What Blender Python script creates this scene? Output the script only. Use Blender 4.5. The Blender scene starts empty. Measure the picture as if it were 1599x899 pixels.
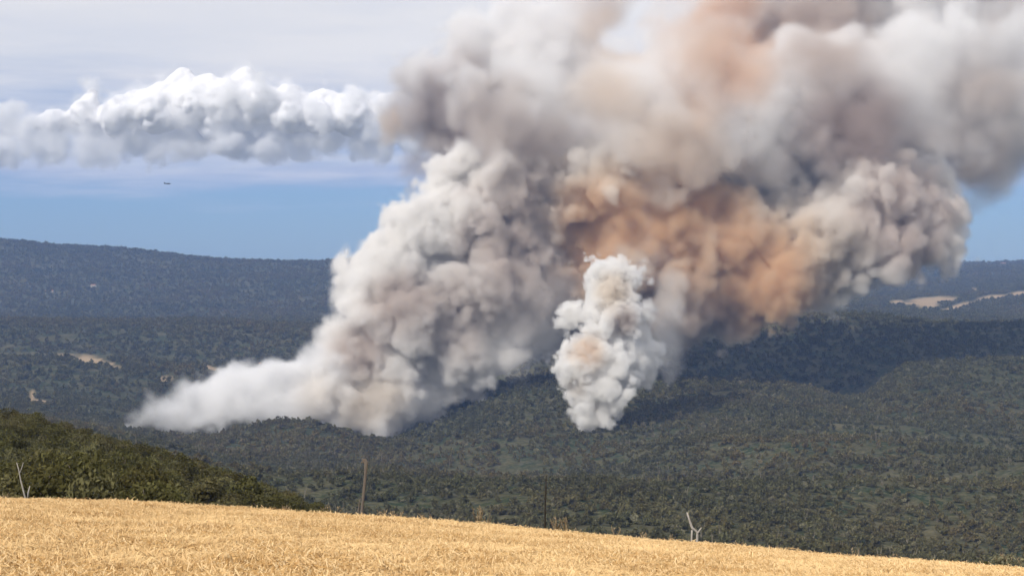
import bpy, bmesh, math, random
import numpy as np
from mathutils import Vector, Matrix

S = bpy.context.scene
COL = S.collection
rnd = random.Random(7)
R = np.random.RandomState(11)

# ------------------------------------------------------------------ camera, world, sun, exposure
ZC = 300.0                       # height of the eye; everything is in metres
FPX = 2984.0                     # focal length in pixels of a 1599 px wide picture
cam_d = bpy.data.cameras.new('camera')
cam = bpy.data.objects.new('camera', cam_d); COL.objects.link(cam); S.camera = cam
cam_d.sensor_width = 36.0
cam_d.lens = 36.0 * FPX / 1599.0
cam_d.clip_start = 0.5; cam_d.clip_end = 80000.0
cam.location = (0, 0, ZC)
HOR = 400.0                      # row of the horizon
cam.rotation_euler = (math.radians(90) - math.atan((449.5 - HOR) / FPX), 0, 0)

SUN_EL = math.radians(38.0)
SUN_AZ = math.radians(-143.0)    # compass angle from +Y, clockwise: behind and to the left
sun_dir = Vector((math.sin(SUN_AZ) * math.cos(SUN_EL), math.cos(SUN_AZ) * math.cos(SUN_EL), math.sin(SUN_EL)))
sl = bpy.data.lights.new('sun', 'SUN'); so = bpy.data.objects.new('sun', sl); COL.objects.link(so)
sl.energy = 3.7; sl.angle = math.radians(0.5); sl.color = (1.0, 0.94, 0.86)
so.rotation_euler = sun_dir.to_track_quat('Z', 'Y').to_euler()
so.location = (-200, -100, ZC + 300)

S.view_settings.view_transform = 'Standard'; S.view_settings.look = 'None'
S.view_settings.exposure = 0.0; S.view_settings.gamma = 1.0
S.view_settings.use_curve_mapping = False
S.render.engine = 'CYCLES'
cy = S.cycles
cy.max_bounces = 10; cy.diffuse_bounces = 3; cy.glossy_bounces = 1; cy.transmission_bounces = 1
cy.volume_bounces = 8; cy.transparent_max_bounces = 8
cy.use_denoising = True
cy.volume_step_rate = 2.5; cy.volume_max_steps = 96
cy.use_adaptive_sampling = True; cy.adaptive_threshold = 0.04

W = bpy.data.worlds.new('World'); S.world = W; W.use_nodes = True


class NT:
    """Tiny node-tree helper."""
    def __init__(s, nt):
        s.t = nt; s.n = nt.nodes; s.l = nt.links
    def new(s, kind, **kw):
        n = s.n.new(kind)
        ins = kw.pop('ins', {})
        for k, v in kw.items():
            setattr(n, k, v)
        for k, v in ins.items():
            s.set(n.inputs[k], v)
        return n
    def set(s, sock, v):
        if isinstance(v, bpy.types.NodeSocket):
            s.l.new(v, sock)
        elif hasattr(v, 'outputs'):
            s.l.new(v.outputs[0], sock)
        else:
            sock.default_value = v
    def math(s, op, a, b=None, c=None, clamp=False):
        n = s.n.new('ShaderNodeMath'); n.operation = op; n.use_clamp = clamp
        for i, v in enumerate((a, b, c)):
            if v is not None: s.set(n.inputs[i], v)
        return n.outputs[0]
    def vmath(s, op, a, b=None, out=0):
        n = s.n.new('ShaderNodeVectorMath'); n.operation = op
        s.set(n.inputs[0], a)
        if b is not None:
            s.set(n.inputs['Scale' if op == 'SCALE' else 1], b)
        return n.outputs['Value' if op in ('LENGTH', 'DOT_PRODUCT', 'DISTANCE') else 'Vector']
    def ramp(s, fac, stops, interp='LINEAR'):
        n = s.n.new('ShaderNodeValToRGB'); s.set(n.inputs[0], fac)
        n.color_ramp.interpolation = interp
        e = n.color_ramp.elements
        while len(e) < len(stops): e.new(0.5)
        for el, (p, c) in zip(e, stops):
            el.position = p
            el.color = (c, c, c, 1) if not hasattr(c, '__len__') else (*c[:3], 1)
        return n.outputs[0]
    def mix(s, fac, a, b, blend='MIX'):
        n = s.n.new('ShaderNodeMix'); n.data_type = 'RGBA'; n.blend_type = blend
        s.set(n.inputs[0], fac)
        for i, v in ((6, a), (7, b)):
            if isinstance(v, tuple): v = (*v[:3], 1)
            s.set(n.inputs[i], v)
        return n.outputs[2]
    def noise(s, vec, scale, detail=4, rough=0.55, lac=2.0, out=0):
        n = s.n.new('ShaderNodeTexNoise')
        if vec is not None: s.set(n.inputs['Vector'], vec)
        n.inputs['Scale'].default_value = scale; n.inputs['Detail'].default_value = detail
        n.inputs['Roughness'].default_value = rough; n.inputs['Lacunarity'].default_value = lac
        return n.outputs[out]


def build_world():
    t = NT(W.node_tree)
    t.n.clear()
    out = t.new('ShaderNodeOutputWorld'); bg = t.new('ShaderNodeBackground')
    t.l.new(bg.outputs[0], out.inputs[0])
    sky = t.new('ShaderNodeTexSky'); sky.sky_type = 'NISHITA'; sky.sun_disc = False
    sky.sun_elevation = SUN_EL; sky.sun_rotation = SUN_AZ
    sky.air_density = 1.0; sky.dust_density = 0.3; sky.ozone_density = 3.0; sky.altitude = 600
    co = t.new('ShaderNodeTexCoord').outputs['Generated']
    sep = t.new('ShaderNodeSeparateXYZ'); t.l.new(co, sep.inputs[0])
    z = sep.outputs[2]
    # a high sheet of cloud: its pattern lies on a plane far above and so closes up towards the horizon
    zc = t.math('MAXIMUM', t.math('ADD', z, 0.02), 0.02)
    comb = t.new('ShaderNodeCombineXYZ')
    t.l.new(t.math('DIVIDE', sep.outputs[0], zc), comb.inputs[0])
    t.l.new(t.math('DIVIDE', sep.outputs[1], zc), comb.inputs[1])
    n1 = t.noise(comb.outputs[0], 0.22, 6, 0.55)
    mp = t.new('ShaderNodeMapping'); t.l.new(co, mp.inputs[0]); mp.inputs['Scale'].default_value = (7, 7, 70)
    n2 = t.noise(mp.outputs[0], 1.2, 5, 0.55)
    edge = t.math('ADD', z, t.math('MULTIPLY', t.math('SUBTRACT', n2, 0.5), 0.03))
    sheet = t.ramp(edge, [(0.029, 0.0), (0.042, 1.0), (0.5, 1.0), (1.0, 0.55)])
    cover = t.math('MULTIPLY', sheet, t.ramp(n1, [(0.30, 0.78), (0.52, 1.0)]))
    ccol = t.mix(t.ramp(n1, [(0.35, 0.0), (0.65, 1.0)]), (8.4, 8.3, 8.4), (9.8, 9.45, 9.1))
    streak = t.ramp(n2, [(0.40, 0.0), (0.60, 1.0)])
    low = t.mix(streak, (5.3, 5.9, 7.3), (8.4, 8.3, 8.6))
    ccol = t.mix(t.ramp(edge, [(0.075, 0.0), (0.105, 1.0)]), low, ccol)
    skyc = t.mix(1.0, sky.outputs[0], (0.54, 0.73, 0.99), 'MULTIPLY')
    c = t.mix(cover, skyc, ccol)
    t.l.new(c, bg.inputs[0]); bg.inputs[1].default_value = 0.1


build_world()


# ------------------------------------------------------------------ general helpers
def at(px, py, d):
    """World point seen at picture column px, row py, at distance d along +Y."""
    return Vector(((px - 799.5) / FPX * d, d, ZC - (py - HOR) / FPX * d))


def hashn(ix, iy, iz, seed):
    h = (ix * 374761393 + iy * 668265263 + iz * 2147483647 + seed * 974634777) & 0xFFFFFFFF
    h = ((h ^ (h >> 13)) * 1274126177) & 0xFFFFFFFF
    return ((h ^ (h >> 16)) & 0xFFFF) / 65535.0


def vnoise(x, y, seed=0):
    xi = np.floor(x).astype(np.int64); yi = np.floor(y).astype(np.int64)
    fx = x - xi; fy = y - yi
    u = fx * fx * fx * (fx * (fx * 6 - 15) + 10); v = fy * fy * fy * (fy * (fy * 6 - 15) + 10)
    z = np.zeros_like(xi)
    a = hashn(xi, yi, z, seed); b = hashn(xi + 1, yi, z, seed)
    c = hashn(xi, yi + 1, z, seed); d = hashn(xi + 1, yi + 1, z, seed)
    return (a + (b - a) * u) * (1 - v) + (c + (d - c) * u) * v


def fbm(x, y, octs=4, seed=0, gain=0.5):
    s = np.zeros_like(x, dtype=float); a = 1.0; t = 0
    for o in range(octs):
        s += a * (vnoise(x * 2 ** o + 17.3 * o, y * 2 ** o + 5.7 * o, seed + o) - 0.5) * 2
        t += a; a *= gain
    return s / t


def mesh_obj(name, verts, faces, mat=None, parent=None, smooth=False, link=True):
    me = bpy.data.meshes.new(name)
    me.from_pydata([tuple(v) for v in verts], [], faces)
    if mat: me.materials.append(mat)
    if smooth: me.shade_smooth()
    me.update()
    o = bpy.data.objects.new(name, me)
    if link: COL.objects.link(o)
    if parent: o.parent = parent
    return o


def fast_mesh(name, verts, quads, mat=None, smooth=True):
    """verts n x 3 and quads m x k numpy arrays."""
    me = bpy.data.meshes.new(name)
    n, m, k = len(verts), len(quads), quads.shape[1]
    me.vertices.add(n); me.vertices.foreach_set('co', np.asarray(verts, np.float32).ravel())
    me.loops.add(m * k); me.loops.foreach_set('vertex_index', np.asarray(quads, np.int32).ravel())
    me.polygons.add(m); me.polygons.foreach_set('loop_start', np.arange(0, m * k, k, dtype=np.int32))
    me.polygons.foreach_set('loop_total', np.full(m, k, np.int32))
    me.update(calc_edges=True)
    if smooth: me.shade_smooth()
    if mat: me.materials.append(mat)
    return me


def tag(o, label=None, cat=None, group=None, kind=None):
    if label: o['label'] = label
    if cat: o['category'] = cat
    if group: o['group'] = group
    if kind: o['kind'] = kind
    return o


def new_mat(name):
    m = bpy.data.materials.new(name); m.use_nodes = True
    t = NT(m.node_tree); t.n.clear()
    return m, t, t.new('ShaderNodeOutputMaterial')


def diffuse_mat(name, build, rough=1.0, translucent=0.0, attr=None):
    """build(t) returns a colour socket or tuple."""
    m, t, out = new_mat(name)
    c = build(t)
    d = t.new('ShaderNodeBsdfDiffuse'); t.set(d.inputs[0], (*c, 1) if isinstance(c, tuple) else c)
    d.inputs['Roughness'].default_value = rough
    s = d.outputs[0]
    if translucent:
        tr = t.new('ShaderNodeBsdfTranslucent'); t.set(tr.inputs[0], (*c, 1) if isinstance(c, tuple) else c)
        mx = t.new('ShaderNodeMixShader'); mx.inputs[0].default_value = translucent
        t.l.new(s, mx.inputs[1]); t.l.new(tr.outputs[0], mx.inputs[2]); s = mx.outputs[0]
    t.l.new(s, out.inputs[0])
    return m


# ------------------------------------------------------------------ terrain
COLS = np.array([-900, 0, 150, 300, 460, 600, 730, 830, 1000, 1150, 1250, 1330, 1420, 1599, 2500], float)
EDGE = np.interp(COLS, [-900, 0, 200, 300, 460, 600, 700, 830, 1000, 1150, 1330, 1480, 1599, 2500],
                 [770, 780, 781, 790, 798, 808, 815, 826, 842, 855, 869, 882, 890, 950])
ROWS = [
    (84,   list(EDGE + 34)),
    (140,  [800, 806, 808, 832, 850, 900, 930, 945, 950, 955, 960, 960, 965, 975, 1000]),
    (230,  [700, 742, 752, 785, 825, 880, 915, 930, 940, 950, 955, 958, 965, 975, 1000]),
    (350,  [600, 666, 702, 748, 808, 850, 890, 905, 925, 935, 940, 945, 950, 955, 990]),
    (430,  [640, 700, 740, 790, 845, 870, 890, 898, 905, 915, 920, 925, 930, 935, 960]),
    (600,  [700, 760, 780, 800, 832, 845, 852, 856, 868, 878, 885, 892, 898, 905, 940]),
    (900,  [690, 730, 740, 755, 778, 785, 792, 798, 806, 812, 818, 822, 828, 835, 850]),
    (1300, [670, 690, 700, 718, 736, 742, 745, 742, 735, 728, 724, 722, 724, 735, 760]),
    (1750, [650, 660, 676, 700, 702, 706, 700, 692, 686, 680, 676, 676, 680, 690, 700]),
    (2050, [640, 650, 670, 686, 658, 690, 655, 632, 630, 628, 634, 640, 622, 625, 640]),
    (2160, [636, 644, 664, 684, 672, 686, 640, 608, 606, 606, 616, 630, 600, 595, 600]),
    (2350, [622, 632, 650, 668, 662, 660, 618, 590, 590, 591, 602, 624, 572, 562, 560]),
    (2600, [600, 607, 620, 640, 645, 645, 642, 640, 640, 640, 640, 640, 618, 598, 590]),
    (2950, [554, 562, 566, 574, 600, 600, 580, 565, 552, 545, 540, 536, 538, 545, 545]),
    (3180, [556, 564, 568, 574, 585, 575, 545, 518, 500, 494, 491, 489, 499, 511, 515]),
    (3650, [505, 503, 505, 508, 512, 512, 515, 515, 512, 510, 508, 506, 512, 522, 525]),
    (4000, [506, 504, 504, 506, 508, 510, 508, 505, 501, 500, 500, 500, 506, 515, 520]),
    (4900, [492, 496, 498, 498, 494, 490, 482, 480, 480, 480, 480, 480, 484, 490, 492]),
    (5600, [450, 456, 460, 462, 462, 458, 454, 452, 455, 458, 462, 464, 466, 462, 458]),
    (6900, [372, 380, 388, 403, 413, 406, 410, 414, 420, 430, 436, 440, 446, 436, 430]),
    (9500, [398, 408, 412, 418, 424, 424, 422, 420, 416, 415, 414, 412, 410, 411, 406]),
    (16000, [430] * 15),
]
RD = np.log(np.array([r[0] for r in ROWS], float))
RY = np.array([r[1] for r in ROWS], float)                       # rows x cols, picture rows
RZ = -(RY - HOR) / FPX * np.exp(RD)[:, None]                      # heights relative to the eye


def pchip(x, xp, yp):
    """Monotone cubic interpolation along axis 0 of yp; x 1-D; returns len(x) x cols."""
    h = np.diff(xp)[:, None]; dl = np.diff(yp, axis=0) / h
    m = np.zeros_like(yp)
    same = (dl[:-1] * dl[1:]) > 0
    w = np.where(same, 2 * dl[:-1] * dl[1:] / np.where(same, dl[:-1] + dl[1:], 1), 0)
    m[1:-1] = w; m[0] = dl[0]; m[-1] = dl[-1]
    i = np.clip(np.searchsorted(xp, x) - 1, 0, len(xp) - 2)
    hh = (xp[i + 1] - xp[i])[:, None]; t = ((x - xp[i])[:, None]) / hh
    t2, t3 = t * t, t * t * t
    return (2 * t3 - 3 * t2 + 1) * yp[i] + (t3 - 2 * t2 + t) * hh * m[i] + (-2 * t3 + 3 * t2) * yp[i + 1] + (t3 - t2) * hh * m[i + 1]


NU, NV = 520, 460
PXG = np.linspace(-900, 2500, NU)
DG = np.exp(np.linspace(math.log(84), math.log(16000), NV))
zz = pchip(np.log(DG), RD, RZ)                                    # NV x cols
ZG = pchip(PXG, COLS, zz.T).T                                     # NV x NU
XG = (PXG[None, :] - 799.5) / FPX * DG[:, None]
YG = np.repeat(DG[:, None], NU, 1)
amp = np.clip((DG - 120) / 500, 0, 1)[:, None]
far = np.clip((DG - 3500) / 3000, 0, 1)[:, None]
ZG = ZG + amp * (4.5 * fbm(XG / 210, YG / 260, 4, 3)) + amp * 1.6 * fbm(XG / 40, YG / 40, 3, 9)
mid_ = (np.clip((DG - 500) / 300, 0, 1) * np.clip((2000 - DG) / 300, 0, 1))[:, None]
spur = 1 - np.abs(fbm((XG * .8 + YG * .6) / 330, (YG * .8 - XG * .6) / 520, 3, 12)) * 2.4
ZG = ZG + mid_ * (spur - .55) * 15
# gullies and spurs on the far slopes
rid = 1 - np.abs(fbm(XG / 520 + 0.3 * fbm(XG / 300, YG / 300, 3, 5), YG / 900, 4, 21)) * 2
ZG = ZG + far * (rid - 0.6) * 14 + np.clip((DG - 2300) / 800, 0, 1)[:, None] * 9 * fbm(XG / 300, YG / 420, 4, 31)


def ground_z(x, y):
    """Height of the terrain sheet at arrays x, y (world heights)."""
    x = np.atleast_1d(np.asarray(x, float)); y = np.atleast_1d(np.asarray(y, float))
    v = (np.log(np.clip(y, 84.01, 15990)) - math.log(84)) / (math.log(16000) - math.log(84)) * (NV - 1)
    u = (x / y * FPX + 799.5 + 900) / 3400 * (NU - 1)
    u = np.clip(u, 0, NU - 1.001); v = np.clip(v, 0, NV - 1.001)
    i = v.astype(int); j = u.astype(int); a = v - i; b = u - j
    return ZC + (ZG[i, j] * (1 - a) * (1 - b) + ZG[i + 1, j] * a * (1 - b) + ZG[i, j + 1] * (1 - a) * b + ZG[i + 1, j + 1] * a * b)


def rowpix(x, y, z):
    return HOR - (z - ZC) / y * FPX


# bare patches: (px, row, half width px, half height px, depth, tilt)
CLEAR = [(140, 562, 22, 5, 3000, .10), (100, 556, 14, 2.5, 3010, 0), (175, 570, 14, 2.5, 2990, 0.2), (48, 618, 3.5, 9, 2560, 0), (60, 626, 18, 2.5, 2560, .1),
         (330, 575, 14, 2.5, 2960, .2), (260, 590, 12, 2, 2800, 0), (372, 590, 10, 3, 2900, 0.3)]
TAN = [(1455, 468, 34, 4.0, 5560, -.06), (1498, 478, 24, 3.2, 5250, -.25), (1450, 477, 14, 4.5, 5300, 0), (1550, 464, 20, 3, 5650, -.1),
       (1402, 471, 10, 2.5, 5500, 0), (1425, 474, 20, 2, 5450, 0), (1590, 458, 16, 3, 5750, -.15), (1520, 452, 6, 2, 5900, 0)]


def patch_mask(x, y, z, lst, grow=1.0):
    px = x / y * FPX + 799.5; py = rowpix(x, y, z)
    m = np.zeros_like(px)
    for (cx, cy_, a, b, d, tilt) in lst:
        # the ellipse is laid out on the ground, at its own place there
        dx = (px - cx); dy = (py - cy_) - tilt * dx
        q = (dx / (a * grow)) ** 2 + (dy / (b * grow)) ** 2 + 0.5 * fbm(px / 9, py / 4, 2, 77)
        m = np.maximum(m, np.where(np.abs(y - d) < 600, np.clip(1.6 - q, 0, 1), 0))
    return m


def terrain():
    V = np.stack([XG, YG, ZG + ZC], -1).reshape(-1, 3)
    idx = np.arange(NU * NV).reshape(NV, NU)
    Q = np.stack([idx[:-1, :-1], idx[:-1, 1:], idx[1:, 1:], idx[1:, :-1]], -1).reshape(-1, 4)
    m, t, out = new_mat('hill_scrub')
    geo = t.new('ShaderNodeNewGeometry'); pos = geo.outputs['Position']
    at_ = t.new('ShaderNodeAttribute', attribute_name='bare').outputs['Fac']
    big = t.noise(pos, 0.004, 5, 0.6); mid = t.noise(pos, 0.03, 5, 0.65); fine = t.noise(pos, 0.25, 4, 0.6)
    c = t.mix(t.ramp(big, [(0.4, 0), (0.6, 1)]), (0.064, 0.062, 0.032), (0.105, 0.094, 0.052))
    c = t.mix(t.ramp(mid, [(0.42, 0), (0.6, 1)]), c, (0.032, 0.045, 0.022))
    c = t.mix(t.ramp(fine, [(0.45, 0), (0.68, .7)]), c, (0.15, 0.135, 0.085))
    tan = t.mix(t.noise(pos, 0.05, 4), (0.32, 0.23, 0.14), (0.46, 0.35, 0.22))
    c = t.mix(at_, c, tan)
    d = t.new('ShaderNodeBsdfDiffuse'); t.set(d.inputs[0], c)
    bp = t.new('ShaderNodeBump'); t.set(bp.inputs['Height'], mid); bp.inputs['Distance'].default_value = 14.0; bp.inputs['Strength'].default_value = 0.6
    t.l.new(bp.outputs[0], d.inputs['Normal'])
    t.l.new(d.outputs[0], out.inputs[0])
    me = fast_mesh('hills', V, Q, m)
    x, y, z = V[:, 0], V[:, 1], V[:, 2]
    b = np.maximum(patch_mask(x, y, z, CLEAR), patch_mask(x, y, z, TAN))
    a = me.attributes.new('bare', 'FLOAT', 'POINT'); a.data.foreach_set('value', b.astype(np.float32))
    o = bpy.data.objects.new('hills', me); COL.objects.link(o)
    tag(o, 'rolling scrub covered hills and ridges filling the valley behind the field', kind='structure')
    return o


terrain()


def bounce_plain():  # unseen ground added so that light bounces up onto the cloud bases
    xs = np.linspace(-60000, 60000, 40); ys = np.linspace(13000, 70000, 40)
    X, Y = np.meshgrid(xs, ys); Z = np.full_like(X, ZC - 330.0)
    idx = np.arange(1600).reshape(40, 40)
    Q = np.stack([idx[:-1, :-1], idx[:-1, 1:], idx[1:, 1:], idx[1:, :-1]], -1).reshape(-1, 4)
    m = diffuse_mat('plain_fields', lambda t: t.mix(t.noise(t.new('ShaderNodeNewGeometry').outputs['Position'], .0006, 5), (.16, .17, .09), (.36, .30, .19)))
    o = bpy.data.objects.new('bounce_plain', fast_mesh('bounce_plain', np.stack([X, Y, Z], -1).reshape(-1, 3), Q, m)); COL.objects.link(o)
    tag(o, 'unseen farmland plain added beyond the farthest hills to bounce light onto the clouds', kind='structure')


bounce_plain()


# ------------------------------------------------------------------ foliage
def leaf_material(name, c1, c2, c3, scale=1.2, tr=0.25):
    def b(t):
        oi = t.new('ShaderNodeObjectInfo')
        geo = t.new('ShaderNodeNewGeometry')
        ri = geo.outputs['Random Per Island']
        a = t.mix(t.ramp(t.noise(geo.outputs['Position'], 0.02, 4, 0.6), [(0.35, 0), (0.65, 1)]), c1, c2)
        a = t.mix(t.ramp(t.noise(geo.outputs['Position'], 0.0035, 3, 0.6), [(0.42, 0), (0.62, .75)]), a, tuple(q * k_ for q, k_ in zip(c2, (1.35, 1.15, .95))))
        a = t.mix(t.ramp(t.noise(geo.outputs['Position'], 0.009, 3, 0.6), [(0.5, 0), (0.66, .6)]), a, tuple(q * .6 for q in c1))
        a = t.mix(t.math('MULTIPLY', oi.outputs['Random'], 0.5), a, c3)
        k = t.math('ADD', 0.6, t.math('MULTIPLY', ri, 0.8))
        hs = t.new('ShaderNodeHueSaturation'); t.set(hs.inputs['Color'], a); t.set(hs.inputs['Value'], k)
        t.set(hs.inputs['Hue'], t.math('ADD', 0.485, t.math('MULTIPLY', oi.outputs['Random'], 0.03)))
        return hs.outputs[0]
    return diffuse_mat(name, b, translucent=tr)


def crown_mesh(name, mat, n_lobes, n_leaves, leaf, w, h, seed, base=0.25, inner=0.55):
    """A crown of many small leaf sprays spread through several lobes."""
    r = np.random.RandomState(seed)
    V, F = [], []
    lobes = []
    for i in range(n_lobes):
        a = r.rand() * 6.283; q = math.sqrt(r.rand()) * 0.30 * w
        zc = h * (base + (1 - base) * (0.25 + 0.5 * r.rand()))
        lobes.append((math.cos(a) * q, math.sin(a) * q, zc, w * (0.20 + 0.13 * r.rand()), h * (0.15 + 0.13 * r.rand())))
    lobes[0] = (0, 0, h * 0.62, w * 0.34, h * 0.36)
    for k in range(n_leaves):
        L = lobes[k % n_lobes]
        v = r.normal(size=3); v /= np.linalg.norm(v)
        if v[2] < -0.3: v[2] *= 0.4
        rad = (inner + (1 - inner) * r.rand() ** 0.5)
        p = np.array([L[0] + v[0] * L[3] * rad, L[1] + v[1] * L[3] * rad, L[2] + v[2] * L[4] * rad])
        n = v + 0.7 * r.normal(size=3); n /= np.linalg.norm(n)
        u = np.cross(n, r.normal(size=3)); u /= np.linalg.norm(u) + 1e-9
        s = leaf * (0.6 + 0.8 * r.rand()); q = np.cross(n, u)
        i0 = len(V)
        V += [p - u * s, p + q * s * .55 + n * s * .15, p + u * s, p - q * s * .55 - n * s * .1]
        F.append((i0, i0 + 1, i0 + 2, i0 + 3))
    me = fast_mesh(name, np.array(V), np.array(F), mat, smooth=False)
    return me


def tube(pts, rad, seg=6, close=True):
    """Tapered tube through pts; returns verts, faces."""
    V, F = [], []
    n = len(pts)
    for i, p in enumerate(pts):
        p = Vector(p)
        d = (Vector(pts[min(i + 1, n - 1)]) - Vector(pts[max(i - 1, 0)])).normalized()
        u = d.cross(Vector((0.3, 1, 0.1))).normalized(); v = d.cross(u)
        for k in range(seg):
            a = 6.28318 * k / seg
            V.append(p + (u * math.cos(a) + v * math.sin(a)) * rad[i])
    for i in range(n - 1):
        for k in range(seg):
            F.append((i * seg + k, i * seg + (k + 1) % seg, (i + 1) * seg + (k + 1) % seg, (i + 1) * seg + k))
    if close:
        F.append(tuple(range(seg))[::-1]); F.append(tuple((n - 1) * seg + k for k in range(seg)))
    return V, F


def join_tubes(lst):
    V, F = [], []
    for v, f in lst:
        o = len(V); V += v; F += [tuple(i + o for i in q) for q in f]
    return V, F


leaf_near = leaf_material('oak_leaves', (0.085, 0.088, 0.030), (0.060, 0.068, 0.024), (0.15, 0.135, 0.060))
leaf_far = leaf_material('scrub_leaves', (0.088, 0.094, 0.045), (0.120, 0.112, 0.056), (0.17, 0.155, 0.09))
leaf_pale = leaf_material('pale_leaves', (0.20, 0.19, 0.12), (0.16, 0.155, 0.09), (0.25, 0.23, 0.16))
bark = diffuse_mat('bark', lambda t: t.mix(t.noise(t.new('ShaderNodeNewGeometry').outputs['Position'], 3.0), (0.10, 0.08, 0.06), (0.22, 0.19, 0.16)))


def trunk_mesh(h, seed, name='trunk'):
    r = random.Random(seed)
    parts = []
    lean = r.uniform(-.2, .2)
    pts = [(0, 0, -0.4), (lean * .3, 0, h * .2), (lean, 0.1, h * .45), (lean * 1.4, .1, h * .75)]
    parts.append(tube(pts, [.14, .11, .08, .03]))
    for k in range(3):
        a = r.random() * 6.28; b = h * (0.22 + .12 * k)
        parts.append(tube([(lean * .5, 0, b), (math.cos(a) * h * .15 + lean, math.sin(a) * h * .15, b + h * .18),
                           (math.cos(a) * h * .27 + lean, math.sin(a) * h * .27, b + h * .32)], [.06, .04, .02], 5))
    v, f = join_tubes(parts)
    o = mesh_obj(name, v, f, bark, link=False)
    return o.data


def points_instancer(name, pos, scl, rot, variants, var_idx, label, mats=None):
    """One stuff object: instances of the variant meshes on points (geometry nodes)."""
    src_col = bpy.data.collections.new(name + '_sources')
    objs = []
    for i, me in enumerate(variants):
        o = bpy.data.objects.new('%s_source' % name, me); src_col.objects.link(o); objs.append(o)
    me = bpy.data.meshes.new(name)
    n = len(pos)
    me.vertices.add(n); me.vertices.foreach_set('co', np.asarray(pos, np.float32).ravel())
    for nm, typ, key, arr in (('scl', 'FLOAT_VECTOR', 'vector', scl), ('rot', 'FLOAT_VECTOR', 'vector', rot), ('var', 'INT', 'value', var_idx)):
        a = me.attributes.new(nm, typ, 'POINT')
        a.data.foreach_set(key, np.asarray(arr, np.int32 if typ == 'INT' else np.float32).ravel())
    ob = bpy.data.objects.new(name, me); COL.objects.link(ob)
    ng = bpy.data.node_groups.new(name, 'GeometryNodeTree')
    ng.interface.new_socket('Geometry', in_out='INPUT', socket_type='NodeSocketGeometry')
    ng.interface.new_socket('Geometry', in_out='OUTPUT', socket_type='NodeSocketGeometry')
    N, L = ng.nodes, ng.links
    gi = N.new('NodeGroupInput'); go = N.new('NodeGroupOutput')
    ci = N.new('GeometryNodeCollectionInfo'); ci.inputs['Collection'].default_value = src_col
    ci.inputs['Separate Children'].default_value = True; ci.inputs['Reset Children'].default_value = True
    ip = N.new('GeometryNodeInstanceOnPoints'); ip.inputs['Pick Instance'].default_value = True
    L.new(gi.outputs[0], ip.inputs['Points']); L.new(ci.outputs[0], ip.inputs['Instance'])
    for nm, typ, sock in (('scl', 'FLOAT_VECTOR', 'Scale'), ('rot', 'FLOAT_VECTOR', 'Rotation'), ('var', 'INT', 'Instance Index')):
        na = N.new('GeometryNodeInputNamedAttribute'); na.data_type = typ; na.inputs['Name'].default_value = nm
        if sock == 'Rotation':
            er = N.new('FunctionNodeEulerToRotation'); L.new(na.outputs[0], er.inputs[0]); L.new(er.outputs[0], ip.inputs[sock])
        else:
            L.new(na.outputs[0], ip.inputs[sock])
    L.new(ip.outputs[0], go.inputs[0])
    md = ob.modifiers.new('scatter', 'NODES'); md.node_group = ng
    tag(ob, label, kind='stuff')
    return ob


stem_m = diffuse_mat('pale_stems', lambda t: (.24, .21, .16))


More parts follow.
